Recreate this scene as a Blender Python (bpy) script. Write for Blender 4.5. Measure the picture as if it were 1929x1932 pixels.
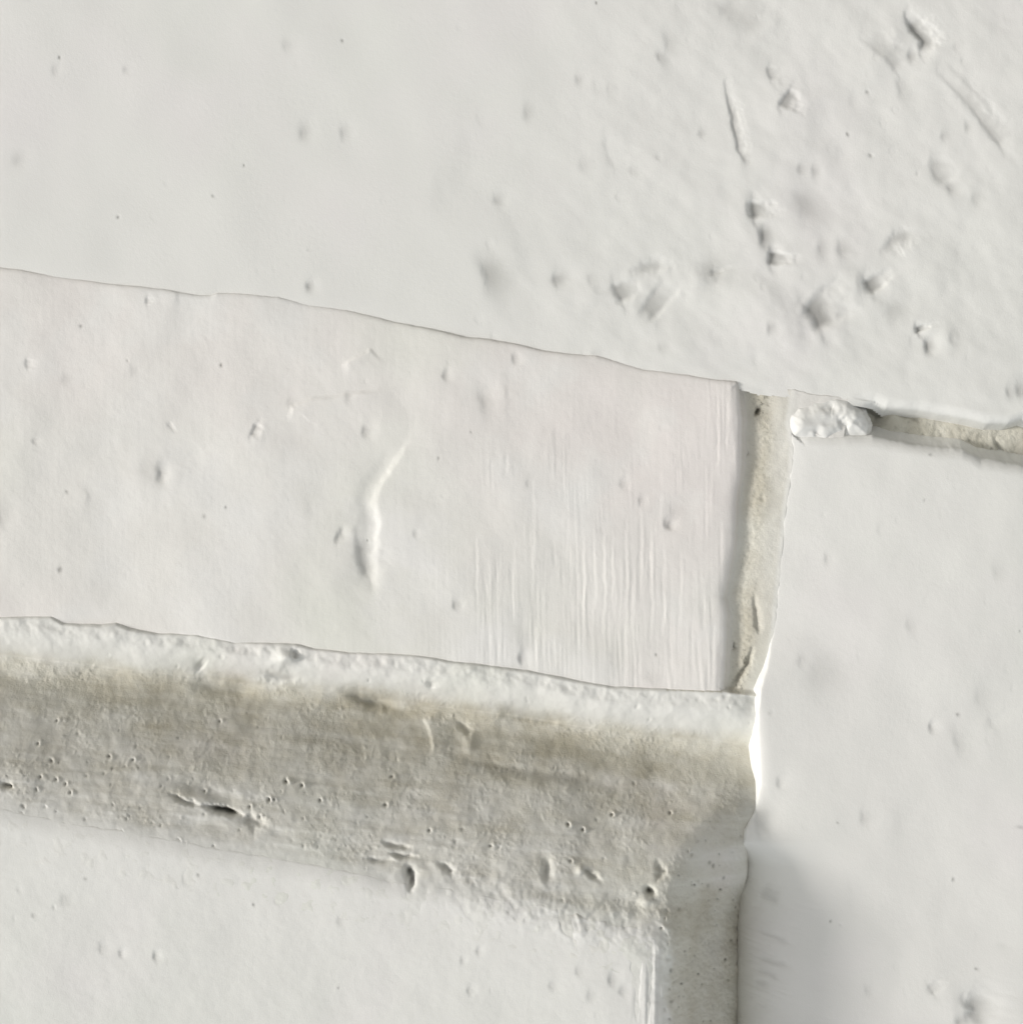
import bpy, math
import numpy as np
from mathutils import Matrix, Vector

for o in list(bpy.data.objects):
    bpy.data.objects.remove(o)
scene = bpy.context.scene

# ------------------------------------------------------------------ scale and frames
# Lengths below are in "px": 1 px of a 1929 px wide print of the wall = 0.125 mm of wall.
# s runs along the courses, t across them, z out of the wall.  The photograph was taken with the
# camera upside down (sky light comes from the picture's bottom), courses tilted by 8.8 degrees.
PX = 0.000125
TH = math.radians(8.8)
CT, ST = math.cos(TH), math.sin(TH)
CX, CY = 964.5, 966.0
DIST = 4000.0
ZC = 1.10                     # height of the camera above the ground, metres

# ------------------------------------------------------------------ camera
cam_data = bpy.data.cameras.new("camera")
cam = bpy.data.objects.new("camera", cam_data)
scene.collection.objects.link(cam)
M = Matrix(((-CT, ST, 0, 0), (0, 0, -1, -DIST * PX), (-ST, -CT, 0, ZC), (0, 0, 0, 1)))
cam.matrix_world = M
cam_data.sensor_fit = 'HORIZONTAL'
cam_data.sensor_width = 36.0
cam_data.lens = 36.0 * DIST / 1929.0
cam_data.clip_start = 0.02
cam_data.clip_end = 2000
scene.camera = cam

# ------------------------------------------------------------------ light
TO_SUN = Vector((382.0, -156.0, 66.0)).normalized()
elev = math.asin(TO_SUN.z)
azim = math.atan2(TO_SUN.x, TO_SUN.y)
world = bpy.data.worlds.new("World")
scene.world = world
world.use_nodes = True
wn = world.node_tree.nodes
wl = world.node_tree.links
bg = wn["Background"]
sky = wn.new("ShaderNodeTexSky")
sky.sky_type = 'NISHITA'
sky.sun_disc = False
sky.sun_elevation = elev
sky.sun_rotation = azim
sky.air_density = 1.0
sky.dust_density = 2.0
sky.ozone_density = 1.0
hsv = wn.new("ShaderNodeHueSaturation")     # thin even cloud: a nearly grey sky
hsv.inputs["Saturation"].default_value = 0.18
wl.new(sky.outputs[0], hsv.inputs["Color"])
cloud = wn.new("ShaderNodeMix"); cloud.data_type = 'RGBA'      # an even cloud layer under it
cloud.inputs[0].default_value = 0.6
cloud.inputs[7].default_value = (4.6, 4.75, 4.85, 1)
wl.new(hsv.outputs[0], cloud.inputs[6])
wl.new(cloud.outputs[2], bg.inputs["Color"])
bg.inputs["Strength"].default_value = 0.09

sun_data = bpy.data.lights.new("sun", 'SUN')
sun_data.energy = 1.15
sun_data.angle = math.radians(10.5)
sun_data.color = (1.0, 0.965, 0.915)
sun = bpy.data.objects.new("sun", sun_data)
scene.collection.objects.link(sun)
sun.rotation_euler = TO_SUN.to_track_quat('Z', 'Y').to_euler()
sun.location = (1.5, -1.5, 3)

vs = scene.view_settings
vs.view_transform = 'Standard'
vs.look = 'None'
vs.exposure = 1.09
vs.gamma = 1.0
vs.use_curve_mapping = False

# ------------------------------------------------------------------ numpy helpers
def st_of(x, y, h=0.0):
    """picture point (1929 px print) at height h above the wall's datum -> s, t"""
    f = 1.0 - h / DIST
    dx = (np.asarray(x, float) - CX) * f
    dy = (np.asarray(y, float) - CY) * f
    return dx * CT + dy * ST, -dx * ST + dy * CT

_tab = {}
def _lat(seed):
    if seed not in _tab:
        r = np.random.RandomState(seed)
        _tab[seed] = (r.permutation(512), r.uniform(0, 2 * np.pi, 512))
    return _tab[seed]

def gnoise(x, y, seed):
    perm, ang = _lat(seed)
    xi = np.floor(x).astype(np.int64); yi = np.floor(y).astype(np.int64)
    xf = x - xi; yf = y - yi
    u = xf * xf * xf * (xf * (xf * 6 - 15) + 10)
    v = yf * yf * yf * (yf * (yf * 6 - 15) + 10)
    def g(ix, iy, fx, fy):
        a = ang[perm[(perm[ix & 511] + iy) & 511]]
        return np.cos(a) * fx + np.sin(a) * fy
    n00 = g(xi, yi, xf, yf); n10 = g(xi + 1, yi, xf - 1, yf)
    n01 = g(xi, yi + 1, xf, yf - 1); n11 = g(xi + 1, yi + 1, xf - 1, yf - 1)
    return ((n00 * (1 - u) + n10 * u) * (1 - v) + (n01 * (1 - u) + n11 * u) * v) * 1.4

def fbm(x, y, scale, octaves=4, seed=0, gain=0.5, sy=None):
    if sy is None:
        sy = scale; x, y = 0.81 * x - 0.586 * y, 0.586 * x + 0.81 * y
    out = 0.0; a = 1.0; f = 1.0; tot = 0
    for k in range(octaves):
        out = out + a * gnoise(x / scale * f + 17.3 * k, y / sy * f - 9.1 * k, seed + k)
        tot += a; a *= gain; f *= 2.03
    return out / tot

def sstep(a, b, x):
    q = np.clip((x - a) / (b - a), 0, 1)
    return q * q * (3 - 2 * q)

def smin(a, b, k):
    h = np.clip(0.5 + 0.5 * (b - a) / k, 0, 1)
    return b * (1 - h) + a * h - k * h * (1 - h)

class Line:
    """an edge traced as a polyline, in s,t; at(q) gives the other coordinate"""
    def __init__(self, pts, h, along_s=True, end=0.0):
        p = np.array(pts, float)
        s, t = st_of(p[:, 0], p[:, 1], h)
        if along_s:
            o = np.argsort(s); self.a = s[o]; self.b = t[o]
        else:
            o = np.argsort(t); self.a = t[o]; self.b = s[o]
    def at(self, q):
        return np.interp(q, self.a, self.b)

def axis(lo, hi, d0, d1, step, grow=1.25):
    """coordinates dense in [d0,d1], stretching out to lo / hi"""
    d0 = max(d0, lo); d1 = min(d1, hi)
    core = np.linspace(d0, d1, max(2, int(round((d1 - d0) / step)) + 1))
    def ext(frm, to):
        out = []; st_ = step; p = frm; sg = 1 if to > frm else -1
        while (to - p) * sg > st_:
            st_ = min(st_ * grow, 160); p = p + sg * st_
            if (to - p) * sg > 0: out.append(p)
        if abs(to - frm) > 1e-6: out.append(to)
        return out
    return np.array(ext(d0, lo)[::-1] + list(core) + ext(d1, hi))

class Field:
    """a height field over a stretched grid, z = height out of the wall in px"""
    def __init__(self, sa, ta, h):
        self.sa, self.ta, self.h = sa, ta, h
        self.S, self.T = np.meshgrid(sa, ta)
        f = 1.0 / (1.0 - h / DIST)
        dx = (self.S * CT - self.T * ST) * f
        dy = (self.S * ST + self.T * CT) * f
        self.X = dx + CX; self.Y = dy + CY         # picture coordinates
        # crooked coordinates, so that no chip or scratch is a clean ellipse or line
        self.WX = self.X + 4.0 * fbm(self.X, self.Y, 42, 2, 401) + 1.3 * fbm(self.X, self.Y, 13, 1, 405)
        self.WY = self.Y + 4.0 * fbm(self.X, self.Y, 42, 2, 409) + 1.3 * fbm(self.X, self.Y, 13, 1, 413)
        self.pad = 0.0; self.k = 1.0; self.sk0 = 0.72; self.sk1 = 2.7     # chips: undercut on one side, feathered on the other
        self.Z = np.full(self.S.shape, float(h))
        self.paint = np.ones(self.S.shape)
        self.grime = np.zeros(self.S.shape)
    def win(self, xs, ys, R):
        s, t = st_of(np.atleast_1d(xs), np.atleast_1d(ys), self.h); R = R + self.pad
        i0, i1 = np.searchsorted(self.ta, [t.min() - R, t.max() + R])
        j0, j1 = np.searchsorted(self.sa, [s.min() - R, s.max() + R])
        return (slice(i0, i1), slice(j0, j1))
    def bump(self, x, y, rx, ry=None, amp=-3.0, ang=0.0, p=2.0, grime=0.0):
        ry = ry or rx
        w = self.win(x, y, 8.0 * max(rx, ry))
        X = self.WX[w] - x; Y = self.WY[w] - y
        if amp < 0 and max(rx, ry) < 8 and amp > -9: grime = max(grime, min(0.03 * -amp, 0.2)) if amp < -2 else grime; amp *= 0.6  # small pits: shade put into the colour along with dirt
        a = math.radians(ang); c, s = math.cos(a), math.sin(a)
        rr = np.hypot(X, Y) + 1e-6
        k = self.sk0 + (self.sk1 - self.sk0) * sstep(-1.0, 1.0, (X * 0.99 - 0.14 * Y) / rr * (1 if amp < 0 else -1))
        u = (X * c + Y * s) / (rx * k); v = (-X * s + Y * c) / (ry * k)
        g = np.exp(-0.5 * (u * u + v * v) ** (p / 2) * 1.0)
        self.Z[w] += self.k * amp * g
        if amp < -2.4 and max(rx, ry) < 22: grime = max(grime, min(0.03 * -amp, 0.34))  # dents darkened by depth: dirt plus painted-in cavity shade
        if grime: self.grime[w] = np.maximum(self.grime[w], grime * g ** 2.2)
    def polydist(self, pts, R):
        p = np.array(pts, float)
        w = self.win(p[:, 0], p[:, 1], R)
        X = self.WX[w]; Y = self.WY[w]
        best = np.full(X.shape, 1e9); side = np.zeros(X.shape); par = np.zeros(X.shape); hx = np.zeros(X.shape)
        n = len(p) - 1
        for k in range(n):
            ax, ay = p[k]; bx, by = p[k + 1]
            dx, dy = bx - ax, by - ay
            L2 = dx * dx + dy * dy + 1e-9
            q = np.clip(((X - ax) * dx + (Y - ay) * dy) / L2, 0, 1)
            d = np.hypot(X - ax - q * dx, Y - ay - q * dy)
            m = d < best
            hx = np.where(m, (X - ax - q * dx) - 0.15 * (Y - ay - q * dy), hx)
            best = np.where(m, d, best)
            side = np.where(m, np.sign(dx * (Y - ay) - dy * (X - ax)), side)
            par = np.where(m, (k + q) / n, par)
        return w, best, side, par, hx
    def groove(self, pts, wd, amp, grime=0.0, rough=0.35, seed=5):
        w, d, sd, q, hx = self.polydist(pts, 9 * wd + 4)
        if d.size == 0: return
        n = fbm(self.X[w], self.Y[w], max(6.0, wd * 2.2), 2, seed)
        hs = self.sk0 + (self.sk1 - self.sk0) * sstep(-1.0, 1.0, hx / (d + 1e-6) * (1 if amp < 0 else -1))
        taper = 0.3 + 0.7 * sstep(0, 0.3, np.minimum(q, 1 - q))
        ww = wd * hs * (1 + rough * n) * (0.5 + 0.5 * taper)
        g = np.exp(-0.5 * (d / ww) ** 2) * taper
        self.Z[w] += self.k * amp * g
        if amp < -3: grime = max(grime, min(0.03 * -amp, 0.34))  # deeper grooves get cavity shade painted into their colour, with the dirt
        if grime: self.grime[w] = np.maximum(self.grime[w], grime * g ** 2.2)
    def step(self, pts, amp, edge=3.0, fade=80.0, right=1):
        """a lip: rises by amp at the line on one side and fades out away from it"""
        w, d, sd, q, hx = self.polydist(pts, fade * 2.5)
        if d.size == 0: return
        sg = d * sd * right + 1.2 * fbm(self.X[w], self.Y[w], 14, 2, 71)
        taper = sstep(0, 0.22, np.minimum(q, 1 - q))
        g = sstep(-edge, edge, sg) * np.exp(-(np.maximum(sg, 0) / fade) ** 2) * taper
        self.Z[w] += amp * g
    def pits(self, n, box, rmin, rmax, dmin, dmax, seed, grime=0.0, mask=None):
        r = np.random.RandomState(seed)
        for _ in range(n):
            x = r.uniform(box[0], box[2]); y = r.uniform(box[1], box[3])
            rad = rmin + (rmax - rmin) * r.rand() ** 2.2
            dep = dmin + (dmax - dmin) * r.rand()
            el = r.uniform(0.6, 1.5); a = r.uniform(0, 180)
            gr = grime * r.rand()
            if mask is not None and not mask(x, y): continue
            self.bump(x, y, rad, rad * el, -dep, a, 2.4, gr)
            if r.rand() < 0.45:      # the small raised rim or grain beside a pit
                self.bump(x + rad * 2.0, y + rad * r.uniform(-1, 1), rad * 1.1, None, dep * 0.35)

def edge_drop(d, r, k, slope=5.0):
    q = np.clip(1 - d / r, 0, 1)
    z = -k * (1 - np.sqrt(np.maximum(1 - q * q, 0)))
    return np.where(d < 0, -k + d * slope, z)

# ------------------------------------------------------------------ mesh output
def link(o, parent=None):
    scene.collection.objects.link(o)
    if parent is not None: o.parent = parent
    return o

def mesh_from_grid(name, F, keep_faces, mat, parent):
    ny, nx = F.S.shape
    idx = np.arange(ny * nx).reshape(ny, nx)
    kf = keep_faces
    a = idx[:-1, :-1][kf]; b = idx[:-1, 1:][kf]; c = idx[1:, 1:][kf]; d = idx[1:, :-1][kf]
    quads = np.stack([a, b, c, d], 1)       # s right, t down in the picture, seen from outside
    used = np.unique(quads)
    remap = np.full(ny * nx, -1, np.int64); remap[used] = np.arange(len(used))
    quads = remap[quads]
    S = F.S.ravel()[used]; T = F.T.ravel()[used]; Z = F.Z.ravel()[used]
    co = np.stack([-S * PX, -Z * PX, T * PX + ZC], 1).astype(np.float32)
    me = bpy.data.meshes.new(name)
    me.vertices.add(len(co)); me.vertices.foreach_set("co", co.ravel())
    nf = len(quads)
    me.loops.add(nf * 4); me.loops.foreach_set("vertex_index", quads.ravel().astype(np.int32))
    me.polygons.add(nf)
    me.polygons.foreach_set("loop_start", np.arange(0, nf * 4, 4, dtype=np.int32))
    me.polygons.foreach_set("use_smooth", np.ones(nf, dtype=bool))
    me.update(calc_edges=True)
    for nm, arr in (("paint", F.paint), ("grime", F.grime)):
        at = me.attributes.new(nm, 'FLOAT', 'POINT')
        at.data.foreach_set("value", arr.ravel()[used].astype(np.float32))
    me.materials.append(mat)
    if nf:
        # make sure the faces look out of the wall (-Y)
        n = np.zeros(3); me.polygons[nf // 2].normal
        if sum(me.polygons[i].normal.y for i in range(0, nf, max(1, nf // 50))) > 0:
            me.flip_normals()
    o = bpy.data.objects.new(name, me)
    return link(o, parent)

def facemask(vm):
    return vm[:-1, :-1] & vm[:-1, 1:] & vm[1:, 1:] & vm[1:, :-1]

# ------------------------------------------------------------------ materials
def paint_material(name, base, tints, mortar=(0.595, 0.578, 0.507), rough=0.6, fine=0.26):
    m = bpy.data.materials.new(name); m.use_nodes = True
    nt = m.node_tree; N = nt.nodes; L = nt.links
    bs = N["Principled BSDF"]
    tc = N.new("ShaderNodeTexCoord")
    def noise(scale, det=4, rg=0.55, off=0.0):
        mp = N.new("ShaderNodeMapping"); mp.inputs["Location"].default_value = (off, off * 0.7, -off)
        L.new(tc.outputs["Object"], mp.inputs["Vector"])
        n = N.new("ShaderNodeTexNoise"); n.inputs["Scale"].default_value = scale
        n.inputs["Detail"].default_value = det; n.inputs["Roughness"].default_value = rg
        L.new(mp.outputs[0], n.inputs["Vector"]); return n
    def ramp(src, a, b):
        r = N.new("ShaderNodeMapRange"); r.inputs["From Min"].default_value = a
        r.inputs["From Max"].default_value = b; L.new(src, r.inputs["Value"]); return r
    def mix(f, a, b):
        x = N.new("ShaderNodeMix"); x.data_type = 'RGBA'
        if isinstance(f, float): x.inputs["Factor"].default_value = f
        else: L.new(f, x.inputs["Factor"])
        for k, v in (("A", a), ("B", b)):
            sk = [q for q in x.inputs if q.name == k and q.type == 'RGBA'][0]
            if isinstance(v, tuple): sk.default_value = v + (1,)
            else: L.new(v, sk)
        return [q for q in x.outputs if q.type == 'RGBA'][0]
    col = base
    for i, (c, sc, a, b) in enumerate(tints):       # patches of uneven old paint
        n = noise(sc, 3, 0.5, 3.1 * i + 0.4)
        col = mix(ramp(n.outputs["Fac"], a, b).outputs[0], col, c)
    # mortar: sand grains and brown / grey streaks
    n1 = noise(60, 4, 0.6, 7.7); n2 = noise(1500, 3, 0.7, 1.7)
    mc = mix(ramp(n1.outputs["Fac"], 0.38, 0.62).outputs[0],
             tuple(v * k for v, k in zip(mortar, (0.85, 0.82, 0.76))), tuple(v * 1.08 for v in mortar))
    mc = mix(ramp(n2.outputs["Fac"], 0.60, 0.74).outputs[0], mc, tuple(v * 0.72 for v in mortar))
    ap = N.new("ShaderNodeAttribute"); ap.attribute_name = "paint"
    ag = N.new("ShaderNodeAttribute"); ag.attribute_name = "grime"
    col = mix(ap.outputs["Fac"], mc, col)
    col = mix(ag.outputs["Fac"], col, (0.07, 0.066, 0.052))  # dirt, and the shade painted into pits and grooves
    L.new(col, bs.inputs["Base Color"])
    bs.inputs["Roughness"].default_value = rough
    bs.inputs["Specular IOR Level"].default_value = 0.3
    f1 = noise(900, 4, 0.6, 2.2); f2 = noise(3200, 2, 0.6, 5.2)
    ad = N.new("ShaderNodeMath"); ad.operation = 'ADD'
    L.new(f1.outputs["Fac"], ad.inputs[0]); L.new(f2.outputs["Fac"], ad.inputs[1])
    # bare mortar is grittier than the paint skin
    st_ = N.new("ShaderNodeMapRange"); st_.inputs["To Min"].default_value = 0.9
    st_.inputs["To Max"].default_value = fine
    L.new(ap.outputs["Fac"], st_.inputs["Value"])
    bp = N.new("ShaderNodeBump"); bp.inputs["Distance"].default_value = 0.00012
    L.new(st_.outputs[0], bp.inputs["Strength"]); L.new(ad.outputs[0], bp.inputs["Height"])
    L.new(bp.outputs[0], bs.inputs["Normal"])
    return m

WHITE = paint_material("white_masonry_paint", (0.81, 0.803, 0.775),
                       [((0.785, 0.79, 0.752), 9, 0.45, 0.7), ((0.82, 0.80, 0.785), 24, 0.52, 0.75)])
BLUSH = paint_material("thin_white_paint_over_brick", (0.83, 0.815, 0.78),
                       [((0.825, 0.785, 0.76), 17, 0.44, 0.70), ((0.79, 0.79, 0.735), 14, 0.55, 0.72),
                        ((0.84, 0.83, 0.805), 40, 0.52, 0.68)])
MORTAR = paint_material("mortar_with_worn_paint", (0.79, 0.785, 0.75),
                        [((0.80, 0.765, 0.74), 30, 0.55, 0.75), ((0.75, 0.758, 0.70), 22, 0.50, 0.70)], rough=0.8)

wall = bpy.data.objects.new("painted_brickwork", None)
wall.location = (0, 0, 0)
wall["label"] = "white painted brick wall with rough taupe mortar joints, seen close up"
wall["category"] = "brickwork"
link(wall)

# ------------------------------------------------------------------ traced edges (picture px)
A_LOW = [(0,504),(34,508),(91,518),(146,526),(203,535),(305,545),(372,557),(398,557),(408,553),(450,553),(525,560),
         (582,574),(653,584),(682,591),(740,606),(807,620),(875,636),(919,640),(977,650),(1020,661),(1075,668),(1125,670),
         (1166,682),(1214,697),(1291,706),(1344,716),(1388,720),(1432,732),(1499,737),(1533,746),(1601,751),(1648,758),
         (1672,770),(1733,775),(1818,790),(1865,800),(1902,801),(1929,793),(2000,812)]
B_LOW = [(-60,1164),(0,1172),(95,1171),(118,1184),(190,1188),(217,1184),(244,1195),(305,1203),(372,1205),(440,1218),
         (508,1221),(559,1223),(592,1231),(653,1238),(705,1240),(790,1245),(841,1255),(908,1262),(993,1273),
         (1044,1284),(1090,1293),(1158,1304),(1259,1308),(1374,1311),(1440,1322),(1520,1340)]
B_RIGHT = [(1392,700),(1401,788),(1401,873),(1391,958),(1389,1025),(1375,1093),(1368,1127),(1374,1161),(1371,1245),(1366,1330)]
D_LEFT = [(1497,738),(1488,799),(1496,843),(1493,890),(1482,958),(1476,1025),(1466,1127),(1459,1195),(1447,1262),
          (1435,1300),(1430,1340),(1429,1380),(1432,1425),(1434,1480),(1424,1530),(1404,1565),(1402,1600),(1408,1662),
          (1403,1764),(1402,1909),(1400,2050)]
D_TOP = [(1440,800),(1500,815),(1560,818),(1648,820),(1699,831),(1767,842),(1818,845),(1852,862),(1885,868),(1929,876),(2010,890)]
E_TOP = [(-60,1508),(0,1520),(68,1534),(163,1553),(254,1565),(322,1578),(389,1592),(457,1603),(542,1617),(653,1638),
         (766,1660),(857,1672),(942,1688),(1022,1703),(1110,1726),(1208,1746),(1290,1752)]
E_RIGHT = [(1262,1700),(1262,1771),(1254,1832),(1256,1929),(1254,2040)]

ZA, ZB, ZD, ZE = 0.0, 5.0, 9.0, 168.0
lA = Line(A_LOW, ZA); lAb = Line(A_LOW, ZB)
lB = Line(B_LOW, ZB); lBr = Line(B_RIGHT, ZB, False)
lDl = Line(D_LEFT, ZD, False); lDt = Line(D_TOP, ZD)
lEt = Line(E_TOP, ZE); lEr = Line(E_RIGHT, ZE, False)
STEP = 2.1
DS, DT = 985.0, 1125.0        # half size of the finely built area

# ------------------------------------------------------------------ brick above (picture top)
def brick_A():
    sa = axis(-1750, 1750, -DS, DS, STEP); ta = axis(-1500, -150, -DT, -150, STEP)
    F = Field(sa, ta, ZA)
    F.k = 0.52
    S, T, X, Y = F.S, F.T, F.X, F.Y
    right = sstep(820, 1350, X + 0.25 * (Y - 300))
    n1 = fbm(X, Y, 420, 3, 11)
    F.Z += 5 * n1 + 0.8 * fbm(X, Y, 130, 2, 15)
    # worn, chipped half: lumpy, drawn out down to the right as the trowel went
    U = X * 0.78 + Y * 0.62; V = -X * 0.62 + Y * 0.78
    F.Z += right * (2.2 * fbm(U, V, 150, 3, 21, 0.45, 80) + 0.7 * fbm(X, Y, 46, 2, 25))
    dl = lA.at(S) + 1.2 * fbm(S, T, 30, 3, 31) - T
    d = smin(smin(dl, S + 1740, 30), smin(1740 - S, T + 1490, 30), 30)
    gap = sstep(1600, 1690, X)                 # over the open joint the edge is rounder
    F.Z += np.where(d > 0, 1, gap) * edge_drop(np.where(gap > 0.02, d, np.maximum(d, 0)), 22, 18, 4.0) * gap
    F.Z -= 1.6 * np.exp(-np.maximum(d, 0) / 16.0) * (1 - gap)
    G, P = F.groove, F.bump
    G([(1367,156),(1378,207),(1384,244),(1394,278),(1403,301)], 4.0, -6)
    P(1402, 300, 5, 6, -5)
    G([(1344,0),(1394,34),(1445,68)], 13, -4); G([(1376,-10),(1430,25),(1480,66)], 12, 2.5)
    P(1680, 60, 28, 22, 7); G([(1706,28),(1723,54),(1740,74),(1738,100)], 6.5, -13, 0.10)
    P(1717, 106, 4.5, None, -8, grime=0.15); P(1772, 78, 18, 26, 3)
    G([(1625,71),(1675,105),(1699,142)], 8, -4.5)
    P(1700, 165, 6, 10, -3, -40)
    G([(1767,132),(1818,183),(1858,234),(1882,261),(1892,288)], 7, -5); G([(1785,128),(1836,180),(1876,228)], 7, 3)
    G([(1495,166),(1472,204)], 7, -9); P(1518, 200, 26, 16, 4.5, -35)
    G([(1452,122),(1454,152)], 5, -4)
    for x, y, r, a in [(1322,252,4,4),(1510,320,4.5,5),(1535,323,5,5),(1780,257,4,4),(1824,240,4,4),(1791,355,5,5),(1838,376,5,4),
                       (1547,471,6,5),(1586,471,7,5),(1682,589,10,4),(1337,511,13,5),(1049,527,6,8),(936,379,5,4),
                       (993,213,6,3.5),(1090,151,4,3.5),(569,249,6,4.5),(647,250,5,3.5),(29,301,6,3.5),(582,542,4,7),
                       (102,132,4,2.5),(237,132,3,2.5),(538,85,5,2.5),(841,369,20,2.5),(1747,653,5,9),(1923,737,6,8),
                       (1902,742,4,5),(1452,620,4,5),(1246,656,5,3)]:
        P(x, y, r, r * 1.25, -a, x % 90)
    G([(1420,374),(1423,416)], 8, -12, 0.04); P(1402, 395, 7, 20, 2.5)
    P(1438, 446, 7.5, 9, -10); G([(1457,470),(1455,503)], 8, -11); P(1457, 476, 4, None, -5, grime=0.15)
    P(1513, 386, 20, 14, -5, 35)
    G([(1662,474),(1689,450),(1733,440)], 6.5, -6); G([(1760,291),(1764,328),(1791,355)], 9, -4.5)
    G([(1630,521),(1640,540),(1652,556)], 9, -11); P(1611, 536, 9, 16, 5)
    G([(1513,569),(1540,592),(1554,630)], 13, -14, 0.05); P(1470, 590, 26, 18, 6, 25); P(1500, 622, 14, 12, 4)
    P(1575, 585, 16, 26, 3); P(1450, 560, 16, 10, 3)
    G([(1729,614),(1734,630)], 5, -11, 0.1)
    G([(1760,440),(1764,500),(1756,575)], 24, 2.4); G([(1818,440),(1810,500),(1818,560)], 15, -2); P(1830, 655, 22, 14, 3); P(1800, 640, 8, 14, -3)
    P(922, 513, 12, 20, -7, -35); P(962, 475, 26, 18, 3.5, 30); P(985, 535, 30, 16, 2)
    G([(1159,528),(1168,552),(1180,576)], 9, -8); G([(1207,569),(1228,584),(1244,600)], 15, -7)
    G([(1193,511),(1227,501),(1260,500)], 5, -5); G([(1232,536),(1290,526),(1345,520)], 9, 4); P(1120, 556, 20, 8, 3)
    G([(1345,505),(1348,520)], 7, -5)
    G([(1142,255),(1150,290),(1163,320)], 10, -3); G([(880,230),(905,300),(860,380)], 26, -2.5)
    P(1244, 106, 7, 4, -5, 30); P(1262, 84, 8, 14, -3)
    F.pits(50, (880, 0, 1929, 720), 2.6, 7, 0.6, 2.2, 101)
    F.pits(16, (0, 0, 900, 560), 2.4, 5.0, 0.3, 1.0, 102)
    F.pits(12, (0, 0, 1929, 720), 1.3, 2.2, 1.2, 3.0, 501, 0.6)
    F.grime[:] = np.clip(F.grime * 1.6, 0, 0.7)  # strengthens the dirt and painted shade in the chips
    return mesh_from_grid("brick", F, facemask(d > -14), WHITE, wall)

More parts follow.
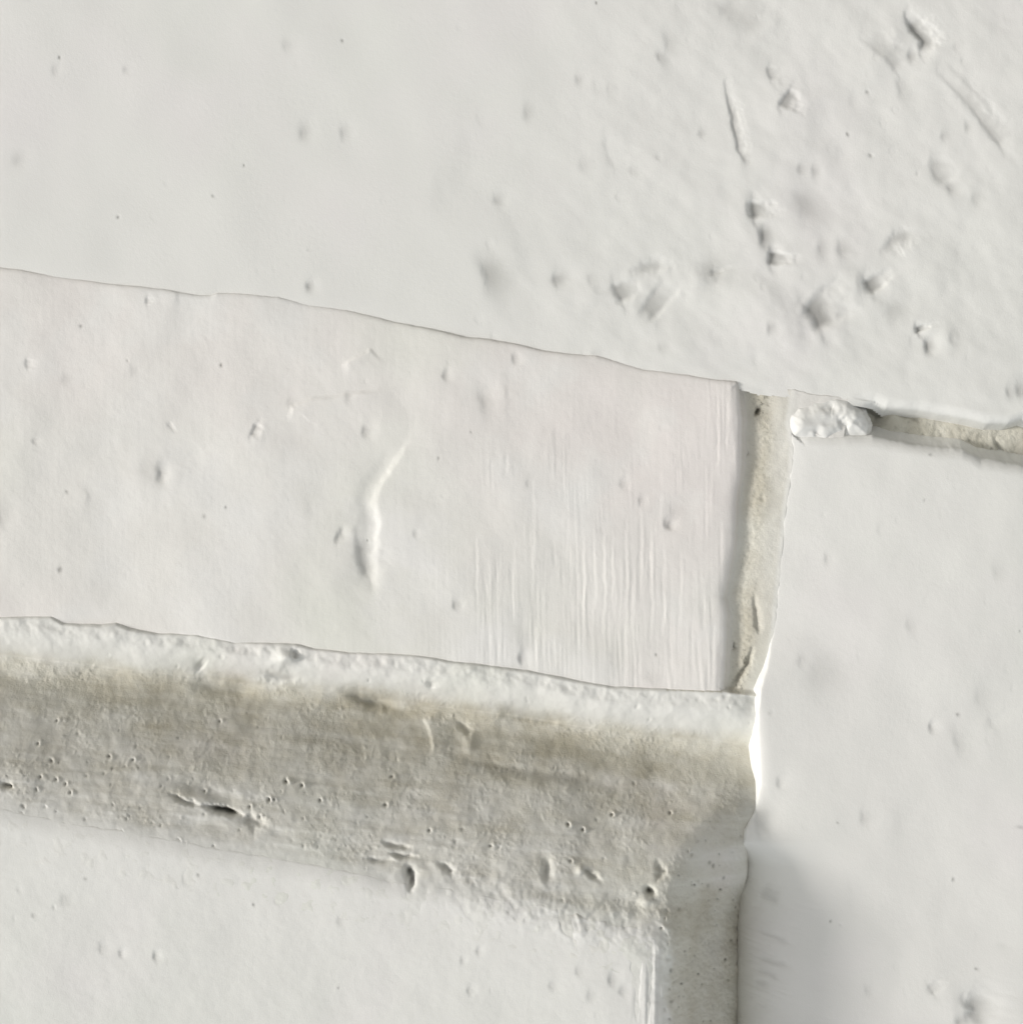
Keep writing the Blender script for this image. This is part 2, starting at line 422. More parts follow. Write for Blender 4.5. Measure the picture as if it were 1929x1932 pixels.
# ------------------------------------------------------------------ middle brick
def brick_B():
    sa = axis(-1950, 480, -DS, 480, STEP); ta = axis(-370, 345, -370, 345, STEP)
    F = Field(sa, ta, ZB)
    F.k = 0.45
    S, T, X, Y = F.S, F.T, F.X, F.Y
    F.Z += 8 * fbm(X, Y, 330, 3, 41) + 2.0 * fbm(X, Y, 150, 2, 45) + 0.4 * fbm(X, Y, 26, 3, 49)
    dt = T - lAb.at(S) - 1.0 * fbm(S, T, 26, 3, 51) + 0.5
    dbm = lB.at(S) - T + 1.5 * fbm(S, T, 34, 3, 53)
    dr = lBr.at(T) - S + 2.0 * fbm(S, T, 30, 3, 55)
    d = smin(smin(dt, dbm, 6), smin(dr, S + 1940, 6), 8)
    F.Z += np.where(dt < np.minimum(dbm, dr), edge_drop(d, 10, 3, 2), np.where(dr < dbm, edge_drop(d, 22, 6, 1.0), edge_drop(d, 10, 3, 3)))
    F.Z -= 3.0 * np.exp(-np.maximum(dt, 0) / 22.0) + 3.5 * np.exp(-np.maximum(dbm, 0) / 26.0) + 3.5 * np.exp(-np.maximum(dr, 0) / 12.0)
    # brush strokes pulled across the brick
    Xr = X - 0.015 * (Y - 900)
    st1 = fbm(Xr, Y, 8, 3, 61, 0.7, 150)
    mk = sstep(770, 900, X) * sstep(1000, 1140, Y) * (0.25 + 0.75 * sstep(-0.15, 0.35, fbm(Xr, Y, 60, 2, 63, 0.5, 400)))
    mk += 0.7 * sstep(880, 940, X) * sstep(760, 880, Y) * sstep(-0.1, 0.3, fbm(X, Y, 50, 2, 65, 0.5, 130))
    mk += 0.9 * sstep(1315, 1350, X) * sstep(960, 760, Y) + 0.12
    F.Z += 0.95 * np.clip(mk, 0, 1.2) * st1
    F.sk0 = 0.9; F.sk1 = 1.2
    for x0, y0, y1, a in [(1098,1000,1210,2.0),(1118,1010,1180,1.7),(1136,1000,1250,2.0),(1152,1005,1160,1.6),(1178,980,1150,1.6),
                          (1206,950,1130,1.6),(1226,1000,1240,1.6),(1250,1020,1200,1.3),(896,1010,1140,1.8),(914,1060,1130,1.5),
                          (1003,900,1140,1.4),(954,850,900,1.6),(1280,1030,1180,1.2),(1042,1010,1100,1.0),(1350,760,900,1.6),(1368,750,860,1.4)]:
        F.groove([(x0, y0), (x0 + 2, (y0 + y1) / 2), (x0 - 1, y1)], 2.6, -a * 0.5, 0, 0.5)
        F.groove([(x0 + 6, y0 + 8), (x0 + 7, (y0 + y1) / 2), (x0 + 5, y1 - 6)], 2.4, a * 0.5, 0, 0.2)
    F.sk0 = 0.72; F.sk1 = 2.7
    # lip of a thicker coat, with the gouge to its left
    ly = [800, 854, 885, 913, 949, 986, 1030, 1078, 1120]; lx = [792, 753, 736, 714, 704, 714, 707, 706, 710]
    xl = F.WX - np.interp(F.WY, ly, lx)
    F.Z += 2.6 * sstep(-9, 9, xl) * np.exp(-(np.maximum(xl, 0) / 260.0) ** 2) * sstep(800, 870, Y) * sstep(1150, 1060, Y)
    F.Z -= 2.2 * np.exp(-((xl + 16) / 16.0) ** 2) * sstep(830, 900, Y) * sstep(1122, 1085, Y)
    F.groove([(676,1005),(681,1057),(700,1098)], 9, -8); F.bump(640, 1060, 40, 60, 2.5)
    F.step([(545,800),(548,765),(590,752),(660,745),(760,728)], 2.2, 6, 34, 1)
    F.step([(638,693),(668,672),(690,664),(698,656)], 1.8, 3, 26, 1)
    F.groove([(560,728),(640,716),(720,706)], 12, -3)
    P, G = F.bump, F.groove
    P(281, 888, 18, 13, -4.5); P(299, 896, 5, 7, -9, 10, grime=0.15); P(330, 885, 24, 14, 3, -20)
    G([(300,880),(350,862),(385,848)], 7, -3)
    G([(487,795),(478,812),(470,826)], 3.4, -7, 0.1); P(492, 818, 6, 12, 2.5, 30)
    G([(51,674),(51,696)], 3, -4); G([(276,562),(277,576)], 3, -4); P(328, 560, 5, 8, 2.5)
    G([(316,805),(324,798)], 3.5, -3); P(162, 935, 6, None, 2.5)
    for x, y, r, a in [(638,1012,3.5,7),(643,1004,3,5),(634,1018,3,5),(4,972,8,4),(688,815,4.5,7),(838,708,3.6,7),(970,675,3.6,6),
                       (1258,989,4,7),(1264,992,3.2,6),(1207,946,3.2,5),(1173,913,4,4),(858,1142,4,7),(983,1241,4.5,8),(64,832,2.6,4),
                       (782,1009,3,4),(994,912,3.5,3),(655,751,4,3),(545,760,5,3),(250,700,4,2),(122,715,5,2.5)]:
        P(x, y, r, r * 1.2, -a, x % 80, 2.4, 0.12)
    P(1271, 975, 14, 10, -4, -50); P(988, 1222, 7, 18, -3); P(914, 755, 8, 14, -5, -25); P(948, 745, 6, 22, 2.5)
    P(1228, 1278, 12, 5, -2.5); P(1158, 1240, 8, 16, -2.5); P(540, 880, 50, 30, 2); P(590, 960, 10, 26, -2)
    F.pits(30, (0, 560, 1380, 1290), 2.0, 3.6, 0.4, 1.6, 111)
    F.pits(13, (0, 560, 1380, 1290), 1.3, 2.2, 1.2, 3.0, 502, 0.7)
    F.paint[:] = 1 - 0.35 * np.exp(-np.maximum(dr, 0) / 5.0)
    return mesh_from_grid("brick", F, facemask(d > -14), BLUSH, wall)

# ------------------------------------------------------------------ brick on the right
def brick_D():
    sa = axis(400, 2400, 400, DS, STEP); ta = axis(-330, 1750, -330, DT, STEP)
    F = Field(sa, ta, ZD)
    F.k = 0.45
    S, T, X, Y = F.S, F.T, F.X, F.Y
    F.Z += 6 * fbm(X, Y, 380, 3, 81) + 1.0 * fbm(X, Y, 95, 2, 85) + 0.15 * fbm(X, Y, 24, 2, 89)
    dl = S - lDl.at(T) + 1.6 * fbm(S, T, 34, 3, 91)
    dt = T - lDt.at(S) + 3.0 * fbm(S, T, 40, 4, 93)
    d = smin(smin(dl, dt, 14), smin(2390 - S, 1740 - T, 20), 14)
    F.Z += np.where(dl < dt, edge_drop(d, 9 + 14 * sstep(1300, 1400, Y), 0.6 + 5 * sstep(1310, 1400, Y), 1.0 + 3 * sstep(1300, 1400, Y)), edge_drop(d, 26, 18, 2.0))
    F.Z -= 11 * np.exp(-(np.maximum(dl, 0) / 120.0)) * sstep(1310, 1180, Y)
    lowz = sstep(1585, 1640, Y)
    F.Z -= lowz * 84 * np.exp(-np.maximum(dl, 0) / 42.0)
    # stiff-brush marks fanning off the joint
    ang = math.radians(14); U = X * math.cos(ang) + Y * math.sin(ang); V = -X * math.sin(ang) + Y * math.cos(ang)
    br = fbm(V + 4 * fbm(X, Y, 60, 2, 95), U, 7, 3, 97, 0.6, 90)
    mk = sstep(1640, 1700, Y) * np.exp(-np.maximum(dl, 0) / 55.0) * sstep(-0.25, 0.2, fbm(X, Y, 70, 2, 99, 0.5, 60))
    F.Z += 2.6 * mk * br
    for p, w, a in [([(1425,1762),(1460,1770),(1493,1784)], 3.2, -3.5), ([(1428,1812),(1462,1820),(1492,1826)], 3.2, -4),
                    ([(1426,1838),(1450,1842),(1476,1852)], 3, -3.5), ([(1424,1864),(1440,1862),(1452,1858)], 3, -3.5),
                    ([(1432,1690),(1452,1698),(1474,1708)], 7, -6), ([(1424,1718),(1440,1720)], 3, -3),
                    ([(1428,1900),(1452,1904)], 3, -3)]:
        F.groove(p, w, a)
    P, G = F.bump, F.groove
    for x, y, r, a in [(1559,1056,4,4),(1510,1246,5,4),(1543,1273,18,4),(1716,1180,5,3),(1758,1375,4,5),(1628,1543,6,5),(1780,1749,20,2.5),
                       (1635,1868,4,3),(1405,1672,4.5,8),(1470,1476,4,4),(1465,1480,3,3),(1880,1080,6,3),(1660,1000,5,2),(1850,1320,9,2.5),
                       (1610,1700,12,1.5),(1700,1560,14,1.6),(1890,1790,4,4),(1754,1373,3,4)]:
        P(x, y, r, r * 1.2, -a, y % 80)
    P(1808, 1398, 8, 14, -3, -25); G([(1868,1350),(1880,1375)], 9, -2.5)
    P(1432, 1543, 9, 13, -9, 20); P(1443, 1562, 5, None, -4); P(1424, 1570, 6, 8, 4)
    G([(1748,1856),(1757,1868),(1767,1880)], 6, -5); P(1790, 1900, 16, 22, 3)
    G([(1818,1890),(1838,1896),(1840,1915),(1826,1926)], 9, -14, 0.06); P(1808, 1930, 5, None, -8, grime=0.3); P(1815, 1912, 7, 9, 3)
    P(1920, 1893, 7, 16, -4, 10)
    F.pits(30, (1440, 840, 1929, 1929), 2.0, 5, 0.3, 1.4, 121)
    F.pits(12, (1440, 840, 1929, 1929), 1.3, 2.2, 1.2, 3.0, 503, 0.55)
    F.paint[:] = 1 - 0.4 * lowz * np.exp(-np.maximum(dl, 0) / 20.0)  # thinner paint beside the lower joint, painting contact shade into the colour
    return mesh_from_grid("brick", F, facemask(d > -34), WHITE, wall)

# ------------------------------------------------------------------ brick standing proud (picture bottom)
def proud_surface(S, T):
    """skin of the proud brick, shared with the mortar that runs out onto it"""
    f = 1.0 / (1.0 - ZE / DIST)
    X = (S * CT - T * ST) * f + CX; Y = (S * ST + T * CT) * f + CY
    Z = ZE + 5 * fbm(X, Y, 380, 3, 131) + 1.0 * fbm(X, Y, 100, 3, 135) + 0.3 * fbm(X, Y, 22, 2, 139)
    wob = sstep(560, 800, X)
    dt = T - lEt.at(S) + (2.0 + 6 * wob) * fbm(S, T, 48, 3, 141, 0.5) - 2
    dr = lEr.at(T) - S + 5.0 * fbm(S, T, 50, 3, 143)
    d = smin(dt, dr, 70)
    d = smin(d, smin(S + 1740, 1740 - T, 20), 20)
    Z = Z - 9 * np.clip(1 - np.maximum(d, 0) / 40, 0, 1) ** 2 + 0.45 * np.clip(d, -60, 0)
    # sandy, lumpy corner
    cor = sstep(740, 1000, X) * np.exp(-((np.maximum(dt, 0)) / 45.0) ** 2) + np.exp(-(np.maximum(dr, 0) / 30.0) ** 2) * 0.8
    Z = Z + np.clip(cor, 0, 1) * (4.5 * fbm(X, Y, 36, 3, 147, 0.5) + 0.8 * fbm(X, Y, 10, 2, 149))
    return Z, d, dt, dr, wob

def brick_E():
    sa = axis(-1750, 480, -DS, 480, STEP); ta = axis(590, 1750, 590, DT, STEP)
    F = Field(sa, ta, ZE)
    F.k = 0.6
    S, T, X, Y = F.S, F.T, F.X, F.Y
    F.Z, d, dt, dr, wob = proud_surface(S, T)
    F.Z += 0.4 * np.minimum(d - 6, 0)
    # brush ridges down the side
    mk = np.exp(-((X - 1225) / 28.0) ** 2) * sstep(1765, 1830, Y)
    F.Z += 3.0 * mk * fbm(X + 0.04 * (Y - 1800), Y, 11, 2, 151, 0.5, 260)
    for p, w, a in [([(1200,1830),(1203,1930)], 3, -3), ([(1213,1800),(1216,1930)], 3.4, 1.8), ([(1222,1780),(1226,1930)], 3, -2.2), ([(1234,1775),(1238,1930)], 3.6, 1.8)]:
        F.groove(p, w, a, 0, 0.2)
    P, G = F.bump, F.groove
    for x, y, r, a in [(1195,1827,4,8),(1151,1849,5,6),(1185,1788,6,5),(1132,1786,3,4),(1060,1747,4,5),(968,1704,4,6),(900,1795,3,4),(870,1812,3,3),
                       (190,1790,4,3),(228,1800,3,4),(292,1804,3,5),(885,1870,3,4),(1090,1835,4,3),(640,1740,4,2),(520,1700,3,2),(350,1660,5,2),
                       (120,1700,6,2),(1040,1860,4,3),(1110,1880,5,3),(1172,1870,4,4),(838,1663,4,5),(760,1730,4,2.5)]:
        P(x, y, r, r * 1.2, -a, x % 70, 2.4, 0.12)
    G([(1056,1720),(1066,1750),(1082,1772)], 6, -5); G([(1076,1716),(1092,1745),(1098,1775)], 9, 4)
    G([(850,1672),(868,1700),(900,1740)], 8, -3); G([(860,1665),(890,1710)], 8, 2.5)
    # chipped notch with dirt in it
    G([(772,1640),(776,1660),(774,1684)], 7, -22, 0.55, 0.6); P(770, 1648, 6, 8, -12, grime=0.8); P(776, 1672, 4, 8, -8, grime=0.5)
    P(792, 1646, 6, None, 6)
    F.pits(22, (0, 1560, 1240, 1929), 2.0, 3.6, 0.3, 1.4, 153)
    F.pits(14, (0, 1560, 1240, 1929), 1.3, 2.2, 1.2, 3.0, 504, 0.7)
    F.pits(34, (760, 1660, 1290, 1760), 1.8, 4.5, 1.0, 4.0, 155, 0.3)
    n = fbm(X, Y, 26, 4, 157)
    F.paint[:] = np.clip(sstep(-14, 10, d + 12 * n * wob), 0, 1)
    return mesh_from_grid("brick", F, facemask(d > -12), WHITE, wall)

# ------------------------------------------------------------------ mortar
def mortar():
    ext_s, ext_lo, ext_hi = 9000, -8800, 9000
    sa = axis(-ext_s, ext_s, -DS, DS, STEP, 1.3); ta = axis(ext_lo, ext_hi, -420, DT, STEP, 1.3)
    F = Field(sa, ta, -40.0)
    F.sk0 = 0.9; F.sk1 = 1.3
    S, T, X, Y = F.S, F.T, F.X, F.Y
    lBs = Line([(-60,1164),(0,1170),(300,1200),(600,1229),(900,1262),(1150,1298),(1374,1314),(1520,1337)], ZB)
    d1 = T - lB.at(S)
    d1 = d1 - (lBs.at(S) - lB.at(S)) * sstep(4, 40, d1) + 1.5 * fbm(S, T, 60, 3, 161)           # below the middle brick's lower edge
    wid = np.maximum(lEt.at(S) - lBs.at(S), 200)
    xr = X + 0
    # bed joint: painted lip, slope, scraped hollow, rough shelf up to the proud brick
    lipw = 38 + 10 * fbm(S, T, 140, 2, 163) + 14 * sstep(900, 1400, X)
    crest = 7 + 2.2 * fbm(S, T, 45, 3, 165)
    crest = crest - 9 * sstep(1370, 1425, X)
    deep = -76 + 10 * fbm(S, T, 300, 2, 167)
    slope = sstep(lipw * 0.45, lipw + 82, d1)
    rise = np.clip((d1 / wid - 0.22) / 0.80, 0, 1)
    rise = 1 - (1 - rise) ** 1.4
    bed = crest + (deep - crest) * slope + (ZE - 9 - deep) * rise
    qh = (S - lEr.at(T) - 6) / np.maximum(lDl.at(T) - lEr.at(T) - 6, 60)
    head = (ZE - 11) - (ZE + 74) * np.clip(qh, -0.05, 1.3)
    wh = sstep(0.45, 1.0, d1 / wid)
    bed = np.where(wh > 0, bed + (smin(bed, head, 60) - bed) * wh, bed)
    capD = 12 + 1.05 * np.maximum(lDl.at(T) - S, -40) + 5 * fbm(S, T, 50, 2, 168)
    wc = sstep(0.22, 0.4, d1 / wid)
    bed = bed + (smin(bed, capD, 80) - bed) * wc
    up = -8.0 + 1.5 * fbm(S, T, 90, 2, 169)
    z = up + (bed - up) * sstep(-16, -3, d1)
    out = 1 - sstep(-1900, -1720, S) * sstep(2460, 2380, S) * (T > -1480) * sstep(1840, 1720, T)
    zE, dE, _, _, _ = proud_surface(S, T)
    we = sstep(-62, -4, dE)
    z = z + (zE - 0.25 - z) * we
    F.Z = z
    # the joint runs from deep to proud: place its marks at the depth they really have
    fz = 1.0 / (1.0 - np.clip(z, -120, 180) / DIST); ox, oy = X.copy(), Y.copy()
    F.X = (S * CT - T * ST) * fz + CX; F.Y = (S * ST + T * CT) * fz + CY
    F.WX += F.X - ox; F.WY += F.Y - oy; X, Y = F.X, F.Y; F.pad = 62.0
    inb = sstep(0.25, 0.5, slope) * (1 - sstep(-24, 2, dE))                              # bare mortar of the bed joint
    # long scraped streaks along the joint, sand, crumbs
    Sr = S + 14 * fbm(S, T, 180, 2, 171)
    streak = fbm(Sr, T + 0.05 * S, 220, 3, 173, 0.5, 26)
    left = 1 - 0.65 * sstep(700, 1150, X)
    F.Z += inb * (3.4 * left * streak + 4.5 * fbm(X, Y, 85, 3, 177, 0.5) + 1.3 * fbm(X, Y, 18, 3, 179))
    grit = np.maximum(fbm(X, Y, 7, 2, 181) - 0.10, 0)
    F.Z += inb * 3.0 * grit * sstep(-0.2, 0.2, fbm(X, Y, 90, 2, 183))
    F.Z += (1 - inb) * 1.2 * fbm(X, Y, 26, 3, 185)
    # flaky crest
    fl = np.exp(-((d1 - 8) / 14.0) ** 2)
    F.Z += fl * 4.5 * fbm(X, Y, 36, 3, 187)
    P, G = F.bump, F.groove
    P(545, 1238, 12, 8, 9, 15); P(536, 1246, 16, 7, 5, -20); G([(552,1226),(558,1234),(554,1243)], 3, -9, 0.25)
    P(215, 1196, 24, 9, 5); P(90, 1190, 34, 9, 3); P(870, 1266, 26, 8, 3, 8)
    G([(370,1250),(382,1262)], 7, -7); G([(812,1284),(814,1300)], 5, -6)
    G([(495,1270),(530,1278),(565,1282)], 7, -9); G([(650,1302),(690,1325),(760,1342)], 9, -10)
    G([(350,1285),(420,1302),(480,1300)], 10, -8); P(700, 1325, 9, 7, -6); P(718, 1322, 7, 5, -5)
    F.step([(795,1350),(806,1370),(812,1392),(813,1425)], 4, 4, 40, -1); G([(862,1360),(880,1378),(884,1390)], 5, -8, 0.15)
    P(886, 1396, 7, 14, 6); G([(930,1330),(1000,1352),(1100,1358)], 8, -5)
    G([(840,1420),(960,1455),(1080,1470),(1160,1484)], 9, -7)
    # fissure under the brick, dark crumbs
    G([(386,1522),(410,1527),(430,1533),(452,1538)], 3.6, -26, 0.95, 0.5); P(425, 1531, 10, 3, -8, 15, grime=0.8)
    G([(320,1500),(345,1512),(380,1521)], 3, -10, 0.35, 0.6); G([(330,1476),(370,1486),(420,1508),(455,1545)], 12, -7, 0.14)
    G([(456,1544),(475,1550),(500,1558)], 7, -9, 0.3, 0.8)
    G([(0,1478),(15,1482),(24,1486)], 3, -12, 0.6)
    c1 = [(1390,1235),(1440,1290),(1495,1195),(1525,1190),(1590,1095),(1680,1110),(1140,1150),(55,1120),(225,1070),(305,1080),
          (200,1135),(360,1105),(390,1155),(215,885),(610,955),(735,965),(285,980),(1220,755),(310,755)]
    c2 = [(700,915),(105,945),(195,965),(15,1045),(300,1050),(1760,1212),(1920,1130),(910,1220),(1250,1300),(660,1080),(1680,1185)]
    c3 = [(590,830),(425,915),(910,820),(345,885),(355,1095),(1045,1225),(865,1465),(1195,1250),(1220,1640),(975,1770),(1070,1720)]
    for lst, ox, oy in ((c1, 0, 1105), (c2, 502, 1155), (c3, 954.5, 1256)):
        for x, y in lst:
            P(x * .3386 + ox, y * .3386 + oy, 2.2, 2.6, -7, x % 90, 2.4, 0.8)
            P(x * .3386 + ox + 6, y * .3386 + oy - 2, 3.5, 3, 3)
    P(771, 1648, 6, 8, -10, grime=0.85); P(776, 1664, 4.5, 8, -8, grime=0.6); G([(768,1640),(776,1660),(773,1680)], 4, -8, 0.5, 0.8)
    P(1225, 1681, 5.5, 4, -18, 40, grime=0.95); P(1222, 1700, 9, 5, 7)
    P(1032, 1645, 6, 12, -10, grime=0.3); G([(1098,1640),(1112,1650),(1130,1662)], 3.5, -8, 0.3); P(1094, 1642, 5, None, 8)
    G([(1240,1625),(1246,1645),(1238,1660)], 5, -7, 0.15)
    G([(735,1611),(760,1618),(785,1616)], 3, -8, 0.3); G([(722,1590),(750,1596),(775,1602)], 3, -8, 0.3)
    G([(830,1630),(845,1640),(850,1650)], 4, -8, 0.3)
    G([(690,1620),(745,1626)], 3, -6, 0.2)
    zone = lambda x, y: (1275 + 0.15 * x) < y < (1530 + 0.17 * x)
    F.pits(90, (0, 1330, 1420, 1760), 1.3, 2.6, 1.5, 4.5, 191, 0.55, zone)
    F.pits(60, (0, 1420, 700, 1620), 1.3, 2.4, 1.5, 4.5, 192, 0.6, lambda x, y: (1400 + 0.15 * x) < y < (1530 + 0.17 * x))
    F.pits(90, (1250, 1560, 1400, 1929), 1.4, 3.4, 1.5, 4.5, 193, 0.6)
    F.pits(25, (0, 1170, 1420, 1400), 1.6, 3.0, 1.5, 4.0, 194, 0.1, lambda x, y: (1180 + 0.1 * x) < y < (1240 + 0.1 * x))
    # upper head joint: crevice along the middle brick, sandy band, smooth fillet on the right
    hx = S - lBr.at(T)
    hj = sstep(1, 9, -d1) * sstep(-60, -40, T + 360) * (np.abs(S - 470) < 130)
    hjw = np.clip(lDl.at(T) - lBr.at(T), 40, 140)
    q = hx / hjw
    zDe = ZD - 11.0 + 6 * fbm(X, Y, 380, 3, 81) + 1.0 * fbm(X, Y, 95, 2, 85)     # runs out flush into the right brick
    F.Z += hj * (-3.5 * np.exp(-((q - 0.24) / 0.18) ** 2) + (zDe - up) * np.clip((q - 0.2) / 0.8, 0, 1) ** 1.3)
    band = hj * np.exp(-((q - 0.42 + 0.25 * fbm(S, T, 120, 2, 201)) / 0.17) ** 2)
    F.Z += band * (2.4 * fbm(X, Y, 11, 3, 203, 0.7))
    F.grime += band * 0.7 * sstep(0.08, 0.45, fbm(X, Y, 7, 3, 205, 0.7)) * (0.25 + sstep(860, 740, Y) + 0.8 * sstep(1170, 1260, Y))
    G([(1424,784),(1430,774),(1434,768)], 2.6, -14, 0.95, 0.3); P(1440, 772, 12, 16, -4); P(1447, 738, 4, 6, -6, grime=0.3)
    G([(1418,1222),(1410,1250),(1395,1275),(1378,1298)], 3.6, -8, 0.4, 0.6)
    P(1409, 853, 3, None, -6, grime=0.7); G([(1385,1208),(1384,1228)], 3, -6, 0.5); P(1358, 1270, 3, None, -5, grime=0.2)
    G([(1422,1120),(1428,1170),(1430,1195)], 4, -5, 0.12); P(1437, 940, 3, None, -4, grime=0.3)
    # right bed joint: crumbly, dark under the upper brick
    rb = sstep(1600, 1660, X) * (T < -120)
    F.Z += rb * (-44 + 5 * fbm(X, Y, 50, 3, 211, 0.5) + 1.6 * fbm(X, Y, 10, 3, 213, 0.6))
    G([(1612,757),(1650,772),(1680,784)], 5, -9, 0.15); P(1660, 790, 14, 12, -10); P(1696, 798, 16, 10, 6)
    G([(1886,828),(1895,845),(1905,858)], 4, -8, 0.3); G([(1700,779),(1730,786),(1745,793)], 3, -6, 0.3)
    F.pits(30, (1650, 770, 1929, 870), 1.6, 3.5, 2, 6, 215, 0.5)
    # lower head joint: sags to a rounded channel
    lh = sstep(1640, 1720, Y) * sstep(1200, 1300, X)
    F.Z += lh * sstep(-2, -22, dE) * (6 * fbm(X, Y, 40, 4, 217, 0.6) + 3.5 * fbm(X, Y, 10, 3, 219, 0.7) - 2)
    F.Z -= 160 * sstep(3, 40, S - lDl.at(T)) * (T > -230)
    F.Z -= 45 * sstep(2, 12, lA.at(S) - T)
    # how much paint is left
    n = fbm(X, Y, 60, 4, 221, 0.55)
    pl = 1 - sstep(0.22, 0.9, slope + 0.30 * n)
    pbed = np.maximum(pl, 0.0 + 0.45 * n + 0.5 * fbm(S + 3 * T, T, 260, 3, 227, 0.55, 30) + 0.72 * rise)
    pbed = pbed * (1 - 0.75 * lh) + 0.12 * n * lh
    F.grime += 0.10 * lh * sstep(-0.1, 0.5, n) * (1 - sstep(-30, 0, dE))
    pbed = np.maximum(pbed, sstep(-46 + 24 * lh, 0, dE + (16 + 10 * sstep(600, 900, X)) * (n + 0.2 * streak)))
    F.paint = np.where(T > lB.at(S) - 12, pbed, 0.0)
    ph = hj * (0.26 + 0.26 * sstep(0.45, 0.85, q) + 0.4 * sstep(0.88, 1.0, q) + 0.4 * np.exp(-(q / 0.12) ** 2) - 0.15 * band)
    F.paint = np.where(hj > 0.5, ph, F.paint)
    F.paint = np.where(rb > 0.5, 0.2 + 0.25 * n, F.paint)
    F.paint = F.paint + (0.3 + 0.2 * n - F.paint) * out
    F.Z = F.Z + (-45 + 4 * fbm(S, T, 300, 2, 225) - F.Z) * out
    F.grime = np.clip(F.grime, 0, 0.95)
    F.paint = np.clip(F.paint, 0, 1)
    # leave out what lies deep behind the finely built bricks, then part the joints
    inA = (lA.at(S) - T > 30) & (T > -1480) & (np.abs(S) < 1700)
    inB = (T - lAb.at(S) > 25) & (lB.at(S) - T > 25) & (lBr.at(T) - S > 25) & (S > -1900)
    inD = (S - lDl.at(T) > 40) & (T - lDt.at(S) > 45) & (S < 2350) & (T < 1700)
    inE = (T - lEt.at(S) > 90) & (lEr.at(T) - S > 60) & (S > -1700) & (T < 1700)
    hid = inA | inB | inD | inE
    fm = ~(hid[:-1, :-1] & hid[1:, 1:] & hid[:-1, 1:] & hid[1:, :-1])
    c = lambda a: 0.25 * (a[:-1, :-1] + a[1:, 1:] + a[:-1, 1:] + a[1:, :-1])
    cS, cT, cX, cY, cd = c(S), c(T), c(X), c(Y), c(d1)
    core = (np.abs(cS) < DS) & (cT > -421) & (cT < DT)
    low_head = core & (cd > 0) & (cY > 1600) & (cX > 1310 - (cY - 1600) * 0.3)
    bed_j = core & (cd > -10) & ~low_head
    right_bed = core & (cd <= -10) & (cS > 560) & (cT < -100)
    head_j = core & (cd <= -10) & ~right_bed
    for nm, msk, lab in (("mortar_joint", bed_j, "wide taupe mortar bed joint with bright painted lip"),
                         ("mortar_joint", head_j, "narrow greenish grey upright mortar joint"),
                         ("mortar_joint", right_bed, "short crumbly grey mortar joint under the chipped brick"),
                         ("mortar_joint", low_head, "shaded upright mortar joint beside the proud brick"),
                         ("mortar_joint", ~core, None)):
        o = mesh_from_grid(nm, F, fm & msk, MORTAR, wall)
        if lab: o["label"] = lab

# ------------------------------------------------------------------ dab of mortar smeared on the right brick's corner
def dab(host):
    s0, t0 = st_of(1562, 792, 26)
    sa = np.arange(s0 - 120, s0 + 120, 1.6); ta = np.arange(t0 - 80, t0 + 80, 1.6)
    F = Field(sa, ta, 26.0)
    F.sk0 = 0.85; F.sk1 = 1.6
    F.k = 0.8
    X, Y = F.X, F.Y
    poly = np.array([(1482,800),(1486,776),(1505,760),(1533,750),(1570,750),(1604,756),(1632,776),(1642,800),(1640,818),(1612,828),
                     (1570,838),(1520,842),(1492,836),(1482,818)], float)
    best = np.full(X.shape, 1e9); ins = np.zeros(X.shape, bool)
    for k in range(len(poly)):
        a, b = poly[k], poly[(k + 1) % len(poly)]
        e = b - a
        q = np.clip(((X - a[0]) * e[0] + (Y - a[1]) * e[1]) / (e @ e), 0, 1)
        best = np.minimum(best, np.hypot(X - a[0] - q * e[0], Y - a[1] - q * e[1]))
        cond = ((a[1] > Y) != (b[1] > Y)) & (X < (b[0] - a[0]) * (Y - a[1]) / (b[1] - a[1] + 1e-9) + a[0])
        ins ^= cond
    d = np.where(ins, best, -best) + 6 * fbm(X, Y, 36, 3, 231)
    low = sstep(800, 838, Y) * sstep(1660, 1480, X)
    F.Z = -7 + 18 * sstep(-4, 38, d) - 9 * low + 1.6 * fbm(X, Y, 32, 2, 233) + np.minimum(d, 0) * 1.5
    P, G = F.bump, F.groove
    G([(1542,757),(1575,754),(1604,764),(1628,786),(1636,806)], 9, 8); G([(1500,778),(1497,800),(1502,818)], 9, 1.6)
    P(1576, 798, 24, 13, -8, 20); P(1530, 790, 20, 12, -4, -20); P(1555, 780, 10, 6, 3)
    G([(1584,788),(1594,800),(1600,810)], 5, -8); P(1599, 811, 4, None, -6, grime=0.2)
    P(1544, 818, 4, 6, -8, grime=0.15); P(1538, 812, 6, 4, -4); P(1574, 832, 8, 5, -8, -30, grime=0.1); P(1508, 832, 6, 3, -5, 30, grime=0.15)
    P(1560, 826, 9, 6, 4)
    F.paint[:] = 1
    o = mesh_from_grid("mortar_dab", F, facemask(d > -12), WHITE, host)
    o["label"] = "blob of white painted mortar smeared on brick corner"

brick_A(); brick_B(); right_brick = brick_D(); brick_E()
mortar(); dab(right_brick)

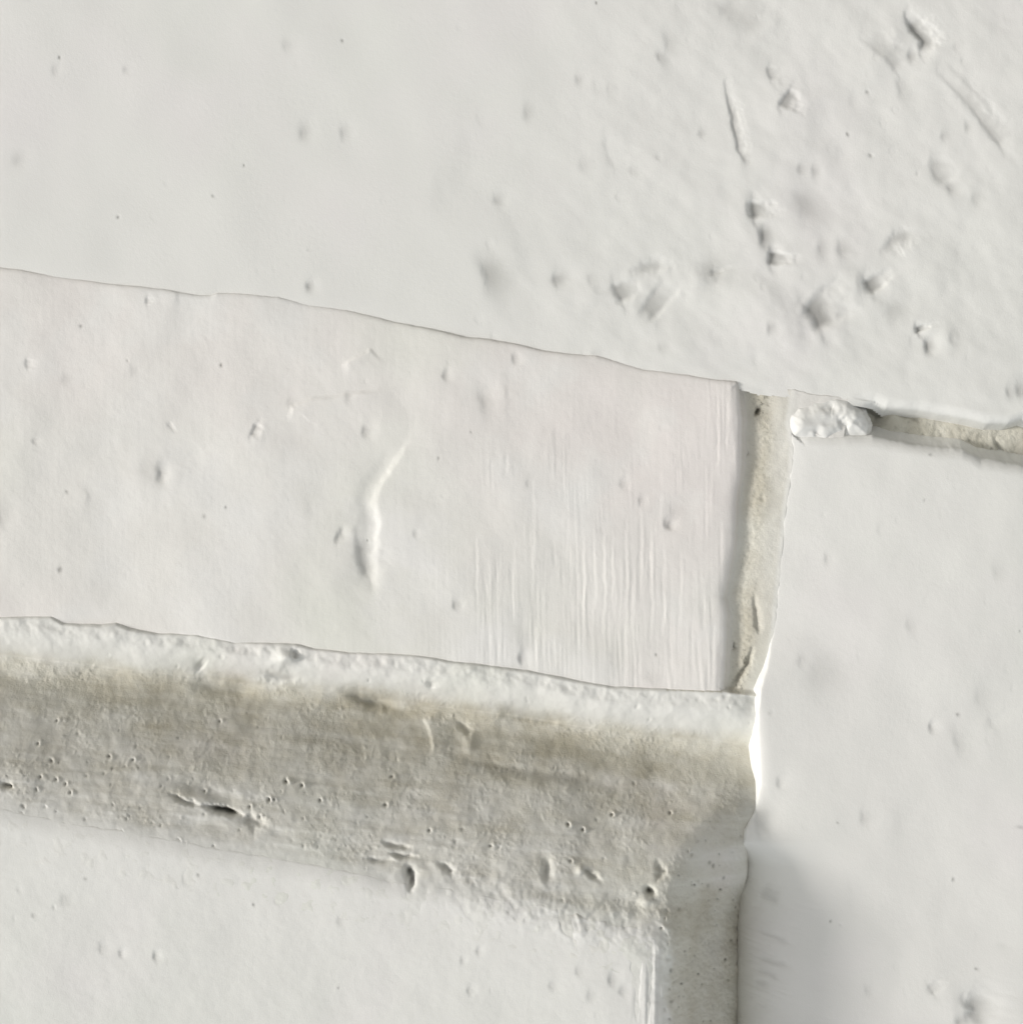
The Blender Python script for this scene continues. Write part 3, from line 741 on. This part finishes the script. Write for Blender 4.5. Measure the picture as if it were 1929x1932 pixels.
# ------------------------------------------------------------------ the rest of the wall, outside the picture
def plain_brick(s0, s1, t0, t1, z, seed):
    sa = axis(s0 - 12, s1 + 12, s0 - 12, s0 + 40, 12, 1.5)
    sa = np.unique(np.concatenate([sa[sa < (s0 + s1) / 2], (s0 + s1) - sa[sa < (s0 + s1) / 2]]))
    ta = axis(t0 - 12, t1 + 12, t0 - 12, t0 + 40, 12, 1.5)
    ta = np.unique(np.concatenate([ta[ta < (t0 + t1) / 2], (t0 + t1) - ta[ta < (t0 + t1) / 2]]))
    F = Field(sa, ta, z)
    S, T = F.S, F.T
    d = smin(smin(S - s0, s1 - S, 14), smin(T - t0, t1 - T, 14), 14) + 5 * fbm(S, T, 120, 3, 300 + seed % 7)
    F.Z = z + 9 * fbm(S, T, 380, 3, 310 + seed % 5) + edge_drop(d, 34, 30, 5.0)
    mesh_from_grid("brick", F, np.ones((len(ta) - 1, len(sa) - 1), bool), WHITE if seed % 3 else BLUSH, wall)

rs = np.random.RandomState(7)
seed = 0
def course(t0, t1, s_from, s_to):
    global seed
    s = s_from
    while s < s_to - 500:
        ln = rs.uniform(1500, 2700)
        e = min(s + ln, s_to)
        if s_to - e < 700: e = s_to
        plain_brick(s, e - 110, t0, t1, rs.uniform(-6, 26), seed)
        seed += 1; s = e
LO, HI = -8700, 8900
t = -1640.0
while t > LO + 500:                       # courses towards the ground
    hgt = rs.uniform(620, 1000)
    course(max(t - hgt, LO), t, -8900, 8900); t -= hgt + 150
course(-1500, -314, 1890, 8900); course(-1500, -314, -8900, -1780)
course(-270, 300, 2500, 8900); course(-314, 300, -8900, -1980)
course(450, 1740, 2500, 8900); course(700, 1740, -8900, -1780)
t = 1890.0
while t < HI - 500:
    hgt = rs.uniform(620, 1000)
    course(t, min(t + hgt, HI), -8900, 8900); t += hgt + 150

# solid body of the wall behind bricks and joints
import bmesh
bm = bmesh.new()
x1 = 9000 * PX; zb = 0.0; zt = 9000 * PX + ZC
vsb = [bm.verts.new((x, y, z)) for z in (zb, zt) for (x, y) in ((-x1, 0.024), (x1, 0.024), (x1, 0.24), (-x1, 0.24))]
for f in ((0,1,2,3), (7,6,5,4), (0,4,5,1), (1,5,6,2), (2,6,7,3), (3,7,4,0)):
    bm.faces.new([vsb[i] for i in f])
bmesh.ops.recalc_face_normals(bm, faces=bm.faces)
me = bpy.data.meshes.new("wall_body"); bm.to_mesh(me); bm.free(); me.materials.append(MORTAR)
link(bpy.data.objects.new("wall_body", me), wall)

# ------------------------------------------------------------------ ground
gm = bpy.data.materials.new("pale_gravelly_ground"); gm.use_nodes = True
gn = gm.node_tree; gb = gn.nodes["Principled BSDF"]
nz = gn.nodes.new("ShaderNodeTexNoise"); nz.inputs["Scale"].default_value = 6; nz.inputs["Detail"].default_value = 8
cr = gn.nodes.new("ShaderNodeValToRGB")
cr.color_ramp.elements[0].color = (0.20, 0.19, 0.17, 1); cr.color_ramp.elements[1].color = (0.34, 0.325, 0.30, 1)
gn.links.new(nz.outputs["Fac"], cr.inputs["Fac"]); gn.links.new(cr.outputs["Color"], gb.inputs["Base Color"])
gb.inputs["Roughness"].default_value = 0.95
me = bpy.data.meshes.new("ground")
me.from_pydata([(-400, -400, 0), (400, -400, 0), (400, 400, 0), (-400, 400, 0)], [], [(0, 1, 2, 3)])
me.materials.append(gm)
g = bpy.data.objects.new("ground", me); g["kind"] = "structure"; link(g)
